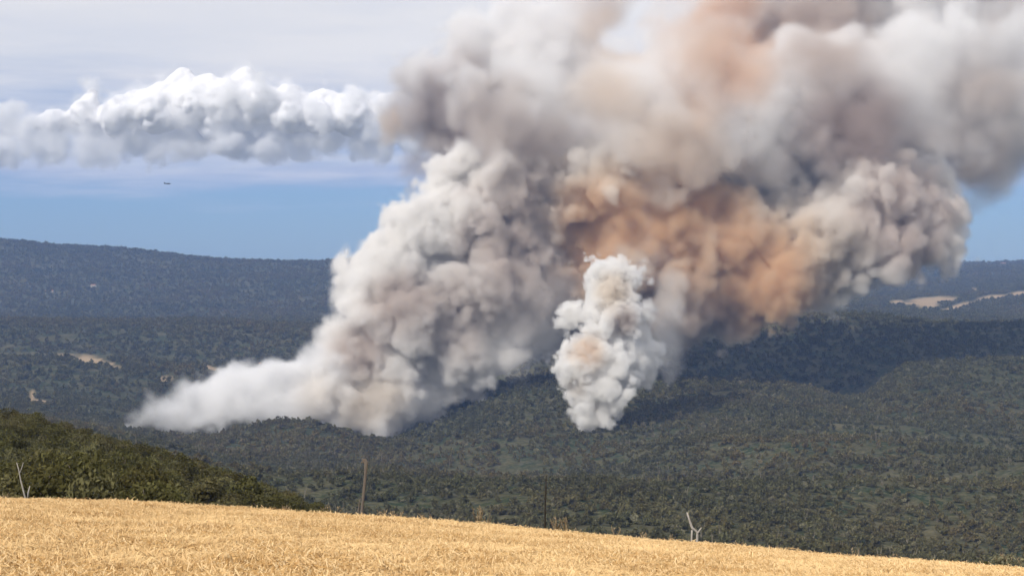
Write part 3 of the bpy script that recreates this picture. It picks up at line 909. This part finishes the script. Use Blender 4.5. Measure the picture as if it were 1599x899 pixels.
def px_blobs(rows, D):
    """rows: (px, row, r_px, depth offset in m). Metres at distance D."""
    res = []
    for px, py, r, dd in rows:
        p = at(px, py, D + dd); res.append((p.x, p.y, p.z, r * (D + dd) / FPX))
    return res


def path_blobs(pts, n, jitter, seed, D):
    """Fill a swept path (px, row, r, dd) with n overlapping blobs, jittered."""
    r = random.Random(seed); out = []
    segs = [math.hypot(pts[i + 1][0] - pts[i][0], pts[i + 1][1] - pts[i][1]) for i in range(len(pts) - 1)]
    tot = sum(segs)
    for k in range(n):
        s = tot * (k + .5) / n; i = 0
        while s > segs[i] and i < len(segs) - 1: s -= segs[i]; i += 1
        t = s / segs[i]; a, b = pts[i], pts[i + 1]
        q = [a[j] + (b[j] - a[j]) * t for j in range(4)]
        R_ = q[2]
        ang = r.random() * 6.283; rad = R_ * jitter * math.sqrt(r.random())
        rr = R_ * r.uniform(.45, .8)
        out.append((q[0] + math.cos(ang) * rad, q[1] + math.sin(ang) * rad, rr, q[3] + r.uniform(-.6, .6) * R_ * .7))
    return px_blobs(out, D)


def smoke_surface(name, attr='tint'):
    m, t, out = new_mat(name)
    c = t.new('ShaderNodeAttribute', attribute_name=attr).outputs['Color']
    d = t.new('ShaderNodeBsdfDiffuse'); t.set(d.inputs[0], c); d.inputs['Roughness'].default_value = 0.0
    tr = t.new('ShaderNodeBsdfTranslucent'); t.set(tr.inputs[0], c)
    mx = t.new('ShaderNodeMixShader'); mx.inputs[0].default_value = 0.12
    t.l.new(d.outputs[0], mx.inputs[1]); t.l.new(tr.outputs[0], mx.inputs[2])
    t.l.new(mx.outputs[0], out.inputs[0])
    return m


def smoke_volume(name, color, density, aniso=0.2, zones=None, D=None, grid=False):
    m, t, out = new_mat(name)
    v = t.new('ShaderNodeVolumePrincipled'); v.inputs['Color'].default_value = (*color, 1)
    v.inputs['Density'].default_value = density; v.inputs['Anisotropy'].default_value = aniso
    if not grid: v.inputs['Density Attribute'].default_value = ''
    if zones:
        # soft zones of brown and orange smoke, with filtered sunlight and shade painted in
        pos = t.new('ShaderNodeNewGeometry').outputs['Position']
        c = (*color,)
        nz = t.noise(pos, 1 / 70, 2, 0.5)
        for px, py, r, col, k in zones:
            p = at(px, py, D); rr = r * D / FPX
            sub = t.vmath('SUBTRACT', pos, tuple(p)); sc = t.vmath('MULTIPLY', sub, (1 / rr, .5 / rr, 1 / rr))
            q = t.math('ADD', t.vmath('LENGTH', sc), t.math('MULTIPLY', t.math('SUBTRACT', nz, .5), 1.1))
            mr = t.new('ShaderNodeMapRange', interpolation_type='SMOOTHSTEP')
            t.set(mr.inputs[0], q); mr.inputs[1].default_value = 1.3; mr.inputs[2].default_value = 0.3
            mr.inputs[3].default_value = 0; mr.inputs[4].default_value = min(k, 1.0)
            c = t.mix(mr.outputs[0], c, tuple(1 - (1 - q_) * .62 for q_ in col))
        t.set(v.inputs['Color'], c)
    t.l.new(v.outputs[0], out.inputs['Volume'])
    return m


SMOKE = smoke_surface('smoke_billow')


def paint(me, zones, base, D, seed=1):
    """Grey-white with soft brown and orange zones, part smoke colour, part painted light and shade."""
    n = len(me.vertices)
    co = np.empty(n * 3, np.float32); me.vertices.foreach_get('co', co); co = co.reshape(-1, 3).astype(float)
    c = np.tile(np.array(base, float), (n, 1))
    wob = fbm(co[:, 0] / 60 + co[:, 1] / 90, co[:, 2] / 60, 4, seed)
    for px, py, r, col, k in zones:
        p = at(px, py, D)
        rr = r * D / FPX
        q = np.sqrt((co[:, 0] - p.x) ** 2 + (co[:, 2] - p.z) ** 2) / rr + wob * .55
        w = np.clip(1.25 - q, 0, 1); w = np.minimum(w * w * (3 - 2 * w) * k, 1) * .35
        c = c * (1 - w[:, None]) + np.array(col)[None] * w[:, None]
    a = me.attributes.new('tint', 'FLOAT_COLOR', 'POINT')
    a.data.foreach_set('color', np.concatenate([c, np.ones((n, 1))], 1).astype(np.float32).ravel())


BROWN = (0.54, 0.40, 0.29); ORANGE = (0.86, 0.52, 0.12); WHITE = (0.86, 0.85, 0.84); GREY = (0.70, 0.69, 0.69); CREAM = (.86, .76, .62); TANC = (.78, .56, .32)


def cloud_group():
    """Geometry nodes: fill a grid with smoke density from the distance to the input skin, worn away by lumps and noise."""
    ng = bpy.data.node_groups.new('smoke_density', 'GeometryNodeTree')
    I = ng.interface
    I.new_socket('Geometry', in_out='INPUT', socket_type='NodeSocketGeometry')
    for nm in ('soft', 'lump', 'lump_amp', 'fine', 'fine_amp', 'wisp', 'wisp_amp', 'base'):
        I.new_socket(nm, in_out='INPUT', socket_type='NodeSocketFloat')
    I.new_socket('lo', in_out='INPUT', socket_type='NodeSocketVector'); I.new_socket('hi', in_out='INPUT', socket_type='NodeSocketVector')
    for nm in ('nx', 'ny', 'nz'): I.new_socket(nm, in_out='INPUT', socket_type='NodeSocketInt')
    I.new_socket('mat', in_out='INPUT', socket_type='NodeSocketMaterial')
    I.new_socket('skin', in_out='INPUT', socket_type='NodeSocketObject')
    I.new_socket('Geometry', in_out='OUTPUT', socket_type='NodeSocketGeometry')
    N, L = ng.nodes, ng.links
    def M(op, a, b=None, c=None):
        n = N.new('ShaderNodeMath'); n.operation = op
        for i, v in enumerate((a, b, c)):
            if v is None: continue
            if isinstance(v, (int, float)): n.inputs[i].default_value = v
            else: L.new(v, n.inputs[i])
        return n.outputs[0]
    def VM(op, a, b):
        n = N.new('ShaderNodeVectorMath'); n.operation = op
        for sck, v in ((n.inputs[0], a), (n.inputs['Scale' if op == 'SCALE' else 1], b)):
            if isinstance(v, (int, float, tuple)): sck.default_value = v
            else: L.new(v, sck)
        return n.outputs['Value' if op == 'DOT_PRODUCT' else 'Vector']
    gi = N.new('NodeGroupInput'); go = N.new('NodeGroupOutput')
    _, soft, lump, lamp, fine, famp, wisp, wamp, base, lo, hi, nx, ny, nz_, mat, skin = gi.outputs[:16]
    oi = N.new('GeometryNodeObjectInfo'); L.new(skin, oi.inputs[0]); geo = oi.outputs['Geometry']
    pos = N.new('GeometryNodeInputPosition').outputs[0]
    pr = N.new('GeometryNodeProximity'); pr.target_element = 'FACES'; L.new(geo, pr.inputs[0])
    nor = N.new('GeometryNodeInputNormal').outputs[0]
    sn = N.new('GeometryNodeSampleNearestSurface'); sn.data_type = 'FLOAT_VECTOR'; L.new(geo, sn.inputs[0]); L.new(nor, sn.inputs['Value'])
    dvec = VM('SUBTRACT', pos, pr.outputs[0])
    sign = M('SIGN', VM('DOT_PRODUCT', dvec, sn.outputs[0]))
    sd = M('MULTIPLY', sign, pr.outputs[1])                      # < 0 inside
    def lumps(size, amp, seed, warp):
        p = VM('ADD', VM('SCALE', pos, M('DIVIDE', 1.0, size)), (seed, seed, seed))
        nz = N.new('ShaderNodeTexNoise'); L.new(p, nz.inputs['Vector']); nz.inputs['Scale'].default_value = 0.9; nz.inputs['Detail'].default_value = 2
        w = VM('SCALE', VM('SUBTRACT', nz.outputs['Color'], (.5, .5, .5)), warp)
        vo = N.new('ShaderNodeTexVoronoi'); L.new(VM('ADD', p, w), vo.inputs['Vector']); vo.inputs['Scale'].default_value = 1.0
        d = vo.outputs['Distance']
        return M('MULTIPLY', M('SUBTRACT', M('MULTIPLY', M('MULTIPLY', d, d), 1.7), 0.5), amp)
    def slow(size, seed, lo_, hi_):
        p = VM('ADD', VM('SCALE', pos, M('DIVIDE', 1.0, size)), (seed, seed * 2, -seed))
        nz = N.new('ShaderNodeTexNoise'); L.new(p, nz.inputs['Vector']); nz.inputs['Scale'].default_value = 1.0; nz.inputs['Detail'].default_value = 1
        m_ = N.new('ShaderNodeMapRange'); L.new(nz.outputs[0], m_.inputs[0])
        m_.inputs[1].default_value = .36; m_.inputs[2].default_value = .64; m_.inputs[3].default_value = lo_; m_.inputs[4].default_value = hi_
        return m_.outputs[0]
    modl = slow(M('MULTIPLY', lump, 3.0), 4.7, .35, 1.5); modf = slow(M('MULTIPLY', lump, 2.2), 9.2, .1, 1.5)
    soft = M('MULTIPLY', soft, slow(M('MULTIPLY', lump, 3.5), 2.4, .5, 2.3))
    a1 = M('MULTIPLY', lumps(lump, lamp, 1.3, 1.6), modl); a2 = M('MULTIPLY', lumps(fine, famp, 8.1, 1.4), modf)
    p3 = VM('SCALE', pos, M('DIVIDE', 1.0, wisp))
    n3 = N.new('ShaderNodeTexNoise'); L.new(p3, n3.inputs['Vector']); n3.inputs['Scale'].default_value = 1.0; n3.inputs['Detail'].default_value = 5; n3.inputs['Roughness'].default_value = .6
    n3.inputs['Distortion'].default_value = 0.6
    a3 = M('MULTIPLY', M('SUBTRACT', n3.outputs[0], 0.5), M('MULTIPLY', wamp, 3.0))
    tot = M('ADD', M('ADD', sd, a1), M('ADD', a2, a3))
    sz = N.new('ShaderNodeSeparateXYZ'); L.new(pos, sz.inputs[0])
    under = M('MAXIMUM', M('SUBTRACT', M('ADD', base, M('MULTIPLY', a3, 1.0)), sz.outputs[2]), 0.0)     # a cloud's level base
    tot = M('ADD', tot, M('MULTIPLY', under, 1.6))
    mr = N.new('ShaderNodeMapRange'); mr.interpolation_type = 'SMOOTHSTEP'
    L.new(tot, mr.inputs[0]); mr.inputs[1].default_value = 0.0; L.new(M('MULTIPLY', soft, -1.0), mr.inputs[2])
    vc = N.new('GeometryNodeVolumeCube'); L.new(mr.outputs[0], vc.inputs['Density'])
    L.new(lo, vc.inputs['Min']); L.new(hi, vc.inputs['Max'])
    for s_, k in ((nx, 'Resolution X'), (ny, 'Resolution Y'), (nz_, 'Resolution Z')): L.new(s_, vc.inputs[k])
    sm = N.new('GeometryNodeSetMaterial'); L.new(vc.outputs[0], sm.inputs[0]); L.new(mat, sm.inputs['Material'])
    L.new(sm.outputs[0], go.inputs[0])
    return ng


DENS = cloud_group()


def shrink(blobs, k, cut=0.0):
    res = [(x, y, z, r * k - cut) for x, y, z, r in blobs if r * k - cut > 2.0]
    return res or [(x, y, z, r * .4) for x, y, z, r in blobs]


def smoke_thing(name, label, blobs, core, stages, zones, base, vbase, D, dens, vox, par, group=None, seed=1, aniso=0.0, cat='smoke', base_z=-9e3, parent=None, core_floor=None):
    """core = (scale, cut) of the inner opaque body; par = soft, lump, lump_amp, fine, fine_amp, wisp, wisp_amp of the smoke round it."""
    import time; t0 = time.time()
    o = parent
    if parent is None:
        inner = shrink(blobs, *core)
        if core_floor is not None: inner = [q for q in inner if q[2] > core_floor]      # only the firm tops of a cloud
        me = blobs_to_mesh(inner, stages); me.name = name
        if base_z > -1e3:
            cc = np.empty(len(me.vertices) * 3, np.float32); me.vertices.foreach_get('co', cc); cc = cc.reshape(-1, 3)
            cc[:, 2] = np.maximum(cc[:, 2], base_z + 45 + 110 * fbm(cc[:, 0] / 700, cc[:, 1] / 700, 3, 8)); me.vertices.foreach_set('co', cc.ravel())
        me.materials.append(SMOKE); paint(me, zones, base, D, seed)
        o = bpy.data.objects.new(name, me); COL.objects.link(o)
        tag(o, label, cat, group)
    skin = blobs_to_mesh(blobs, [(9, 0, 0, 0, 0)], body=False)
    n = len(skin.vertices); co = np.empty(n * 3, np.float32); skin.vertices.foreach_get('co', co); co = co.reshape(-1, 3)
    grow = par[2] * .5 + par[4] * .5 + par[6] * .5 + 3
    lo = co.min(0) - grow; hi = co.max(0) + grow
    res = np.ceil((hi - lo) / vox).astype(int)
    src = bpy.data.objects.new('veil_skin', skin)
    w = bpy.data.objects.new('veil', bpy.data.volumes.new('veil')); COL.objects.link(w); w.parent = o
    w['label'] = 'loose outer vapour thinning into the air'
    md = w.modifiers.new('smoke', 'NODES'); md.node_group = DENS
    ids = [s.identifier for s in DENS.interface.items_tree if s.in_out == 'INPUT'][1:]
    vals = [float(p) for p in par] + [float(base_z)] + [tuple(map(float, lo)), tuple(map(float, hi))] + [int(r) for r in res]
    for i_, v in zip(ids, vals): md[i_] = v
    m = smoke_volume(name + '_air', vbase, dens, aniso, zones, D, True)
    md[ids[-2]] = m; md[ids[-1]] = src
    w.data.materials.append(m)
    print(name, 'grid', res, res.prod() / 1e6, round(time.time() - t0, 1))
    return o



def dots(rows, D):
    """(px, row, r, dd): single blobs."""
    return px_blobs(rows, D)


DP = 2170.0
tail = (path_blobs([(172, 664, 18, 0), (250, 646, 38, 0), (340, 626, 52, 0), (430, 606, 62, 0), (520, 612, 66, 0), (600, 625, 60, 10), (680, 600, 66, 70), (740, 570, 60, 150)], 100, .5, 1, DP)
        + path_blobs([(560, 668, 22, -25), (580, 678, 20, -25), (630, 655, 24, 0)], 12, .5, 5, DP))
smoke_thing('smoke_bank', 'low white smoke bank hugging the ridge, blue and ragged at its left tip', tail,
            (.85, 19), [(7, 60, 8, .3, .5), (4.5, 26, 4, .3, .5)], [(600, 600, 60, CREAM, .8), (560, 650, 40, CREAM, .6), (500, 620, 40, CREAM, .4)],
            (.90, .89, .88), (.995, .993, .991), DP - 20, 0.09, 2.8, (17, 44, 17, 15, 7, 34, 17))

left = (path_blobs([(590, 595, 74, 20), (592, 525, 88, 30), (622, 460, 84, 40), (668, 400, 72, 50), (706, 350, 66, 60), (745, 308, 78, 70), (800, 305, 70, 90)], 100, .6, 2, DP)
        + path_blobs([(690, 560, 85, 60), (745, 460, 100, 70), (800, 400, 95, 90), (830, 520, 70, 140)], 40, .5, 6, DP))
plume = smoke_thing('smoke_plume', 'broad pale smoke plume leaning up from the long fire line behind the low ridge', left,
            (.85, 30), [(7, 60, 8, .3, .5), (4.5, 26, 4, .3, .5)],
            [(625, 480, 60, BROWN, .75), (560, 548, 50, BROWN, .75), (700, 500, 70, BROWN, .4), (840, 350, 120, BROWN, .8), (790, 440, 100, BROWN, .5), (740, 375, 50, BROWN, .5)],  # browns also paint shading bands and the dark gap into the colour
            (.88, .86, .83), (.992, .978, .958), DP, 0.15, 2.8, (9, 40, 24, 14, 10, 34, 19))

DM = 1880.0
mid = (path_blobs([(924, 664, 13, 0), (924, 642, 25, 0), (928, 608, 44, 0), (938, 572, 54, 0), (945, 545, 54, 5)], 50, .65, 3, DM)
       + path_blobs([(955, 525, 42, 10), (975, 485, 36, 20), (962, 445, 50, 30), (955, 435, 44, 30)], 26, .65, 33, DM)
       + path_blobs([(880, 575, 26, 10), (885, 560, 26, 10)], 5, .5, 46, DM)
       + path_blobs([(990, 585, 30, 40), (1012, 548, 34, 60)], 7, .6, 4, DM)
       + path_blobs([(880, 485, 26, 60), (905, 490, 24, 50)], 5, .5, 44, DM))
column = smoke_thing('smoke_column', 'bright white cauliflower smoke column rising from the slope in the middle', mid,
            (.85, 15), [(5, 34, 5, .3, .4), (3.2, 16, 2.5, .25, .4)],
            [(918, 553, 30, TANC, .9), (960, 450, 40, CREAM, 1), (985, 375, 45, TANC, 1), (905, 600, 24, CREAM, 1), (975, 500, 26, BROWN, .8), (925, 640, 16, CREAM, .7)],
            (.92, .90, .86), (.996, .988, .972), DM, 0.28, 1.8, (4, 19, 16, 8, 8, 15, 9))

DO = 2300.0
orange = (path_blobs([(920, 420, 90, 0), (950, 350, 105, 0), (1040, 335, 105, 10), (1060, 408, 105, 20), (1150, 388, 112, 20), (1190, 422, 80, 10), (1260, 395, 88, 20)], 90, .6, 7, DO)
          + path_blobs([(1240, 390, 95, 30), (1330, 355, 95, 40), (1390, 335, 105, 50), (1420, 315, 85, 50)], 44, .5, 8, DO)
          + path_blobs([(860, 400, 100, 110), (900, 485, 85, 110), (1000, 475, 75, 80), (1065, 505, 44, 60)], 30, .5, 13, DO))
smoke_thing('smoke_billow', 'orange brown smoke billows hanging over the shaded ridge', orange,
            (.85, 34), [(8, 75, 10, .3, .5), (5, 34, 5, .3, .5)],
            [(880, 440, 140, BROWN, .9), (1060, 430, 130, TANC, .9), (1060, 330, 120, ORANGE, .9), (940, 360, 110, ORANGE, .9), (1195, 440, 120, ORANGE, .9), (1400, 330, 130, (.78, .64, .54), .8), (1300, 390, 70, CREAM, .7), (1060, 515, 90, BROWN, .9), (1420, 400, 50, BROWN, .6)],  # orange zones also stand in for sunlight filtered through the smoke
            (.88, .84, .79), (.994, .977, .950), DO, 0.12, 3.8, (11, 50, 32, 20, 14, 40, 20))

DU = 2480.0
upper = (path_blobs([(680, 230, 90, -60), (692, 165, 88, -40), (770, 105, 82, 0), (860, 160, 130, 20), (980, 210, 160, 30), (1120, 220, 170, 30), (1260, 210, 170, 60)], 100, .6, 9, DU)
         + path_blobs([(780, 420, 90, 40), (820, 300, 120, 40), (1000, 290, 140, 40), (1200, 290, 140, 40), (1350, 260, 110, 40)], 50, .6, 14, DU)
         + path_blobs([(840, 540, 50, 60), (860, 470, 90, 40), (980, 440, 100, 40)], 16, .5, 17, DU)
         + path_blobs([(1170, 60, 110, 60), (1300, 40, 140, 100), (1450, 80, 170, 120), (1580, 130, 160, 140), (1700, 120, 160, 160)], 70, .6, 10, DU)
         + path_blobs([(1400, 190, 130, 80), (1500, 210, 120, 100), (1600, 190, 100, 120), (1700, 160, 110, 140)], 40, .6, 15, DU)
         + path_blobs([(900, -6, 60, 60), (960, 0, 66, 60), (1060, -60, 70, 60)], 16, .5, 12, DU)
         + path_blobs([(1200, -60, 110, 80), (1400, -70, 150, 120), (1650, -60, 160, 160)], 24, .5, 16, DU))
cloud = smoke_thing('smoke_cloud', 'vast grey brown smoke cloud drifting off above the fires', upper,
            (.88, 60), [(11, 120, 14, .35, .6), (8, 60, 6, .3, .6)],
            [(690, 215, 120, (.34, .23, .18), 1), (612, 200, 40, ORANGE, .8), (740, 140, 60, BROWN, .6), (1130, 60, 110, (.78, .52, .30), 1), (1290, 50, 110, BROWN, 1), (1340, 230, 95, (.40, .28, .20), 1), (1520, 250, 110, BROWN, .7), (900, 320, 160, BROWN, .7), (1560, 60, 70, BROWN, .6), (950, 0, 60, BROWN, .8), (960, 60, 60, TANC, .7), (860, 500, 100, BROWN, .8)],  # first dark brown zone paints the shaded underside at upper left
            (.84, .82, .81), (.986, .976, .966), DU, 0.05, 6.0, (34, 90, 50, 36, 24, 80, 56))

DF = 2230.0
front = (path_blobs([(800, 165, 85, 0), (900, 180, 100, 20), (1010, 165, 110, 50), (1130, 180, 110, 60), (1250, 178, 105, 70), (1350, 185, 85, 80)], 70, .55, 61, DF)
         + path_blobs([(1060, 120, 90, 60), (1230, 130, 100, 60), (1400, 120, 110, 60), (1520, 110, 100, 60)], 36, .6, 62, DF))
smoke_thing('smoke_veil', 'pale soft smoke spreading before the top of the orange billows', front,
            (.75, 20), [(11, 120, 14, .35, .6), (8, 60, 6, .3, .6)],
            [(860, 290, 110, BROWN, .8), (1050, 290, 120, TANC, .6), (1130, 80, 100, (.78, .52, .30), 1), (1345, 215, 110, (.45, .30, .22), 1), (1290, 60, 90, BROWN, 1), (760, 190, 90, BROWN, .7), (1560, 150, 90, BROWN, .8), (940, 130, 60, TANC, .5)],
            (.90, .88, .86), (.984, .976, .967), DF, 0.045, 5.0, (28, 84, 44, 34, 20, 80, 52), parent=cloud)

join_ = path_blobs([(950, 430, 50, 20), (965, 390, 50, 60), (985, 370, 50, 120), (1050, 500, 42, 60), (1030, 540, 40, 60)], 26, .6, 71, 1960.0)
smoke_thing('smoke_veil', 'tan smoke joining the head of the white column to the billows', join_, None, None,
            [(985, 390, 130, TANC, .9)], (.88, .80, .70), (.990, .976, .955), 1960.0, 0.022, 3.0, (26, 50, 28, 22, 12, 50, 40), parent=column)

gap_ = path_blobs([(760, 600, 36, 60), (780, 540, 60, 40), (820, 470, 75, 20), (850, 400, 75, 20), (870, 540, 40, 40)], 30, .6, 63, 2120.0)
smoke_thing('smoke_veil', 'thin grey smoke hanging between the broad plume and the white column', gap_,
            (.55, 8), [(11, 120, 10, .35, .6), (8, 60, 5, .3, .6)], [(830, 430, 120, BROWN, .7)],
            (.88, .86, .85), (.992, .987, .982), 2120.0, 0.016, 5.0, (55, 90, 24, 40, 8, 90, 50), parent=plume)

# ------------------------------------------------------------------ clouds far beyond the hills
DC = 21000.0
bank = (path_blobs([(-90, 226, 34, 0), (20, 218, 36, 0), (160, 202, 46, 0), (280, 188, 56, 0), (400, 186, 54, 0), (500, 196, 46, 0), (620, 198, 42, 0), (740, 202, 38, 0)], 150, .7, 21, DC)
        + dots([(190, 178, 40, -100), (240, 172, 44, -100), (300, 165, 44, -100), (350, 165, 44, -100), (400, 165, 44, -100), (450, 178, 40, -100), (500, 182, 36, -100), (550, 180, 34, -100), (145, 150, 20, 0), (135, 175, 34, 0), (285, 128, 28, 0), (270, 155, 40, 0), (330, 145, 36, 0), (385, 132, 32, 0), (425, 160, 34, 0), (235, 165, 34, 0), (190, 170, 30, 0), (525, 152, 15, 0), (540, 175, 30, 0), (600, 170, 30, 0), (480, 180, 36, 0),
                (300, 218, 40, 300), (380, 220, 36, 300), (200, 224, 34, 300), (90, 228, 30, 300), (460, 222, 32, 300), (560, 222, 30, 300), (0, 232, 30, 300)], DC))
smoke_thing('cumulus_cloud', 'long white bank of cumulus with piled tops above the far left hills', bank,
            (.86, 25), [(50, 420, 50, .3, .5), (30, 130, 34, .3, .5)], [], (.95, .94, .93), (.998, .997, .995), DC, 0.016, 30.0,
            (110, 280, 130, 110, 70, 340, 260), cat='cloud', core_floor=ZC + (400 - 196) / FPX * DC)
frag = dots([(-30, 190, 26, 0), (10, 180, 20, 0), (28, 172, 12, 0), (-60, 180, 30, 0)], DC)
smoke_thing('cumulus_cloud', 'small white cumulus heap at the far left end of the sky', frag,
            (.9, 30), [(40, 300, 90, .3, .5), (28, 130, 36, .3, .5)], [], (.85, .85, .87), (.99, .99, .99), DC, 0.012, 32.0,
            (70, 300, 120, 130, 70, 150, 60), cat='cloud', base_z=ZC + (400 - 243) / FPX * DC)

# ------------------------------------------------------------------ air
def haze():
    x, y0, y1 = 5200.0, -30.0, 15900.0
    z0, z1 = float(ZG.min()) + ZC - 2.0, ZC + 560.0
    v = [(-x, y0, z0), (x, y0, z0), (x, y1, z0), (-x, y1, z0), (-x, y0, z1), (x, y0, z1), (x, y1, z1), (-x, y1, z1)]
    f = [(3, 2, 1, 0), (4, 5, 6, 7), (0, 1, 5, 4), (1, 2, 6, 5), (2, 3, 7, 6), (3, 0, 4, 7)]
    m = smoke_volume('haze_air', (0.32, 0.52, 1.0), 6.0e-5, 0.0)
    o = mesh_obj('haze', v, f, m); tag(o, 'pale blue air haze over the valley', kind='stuff')


haze()
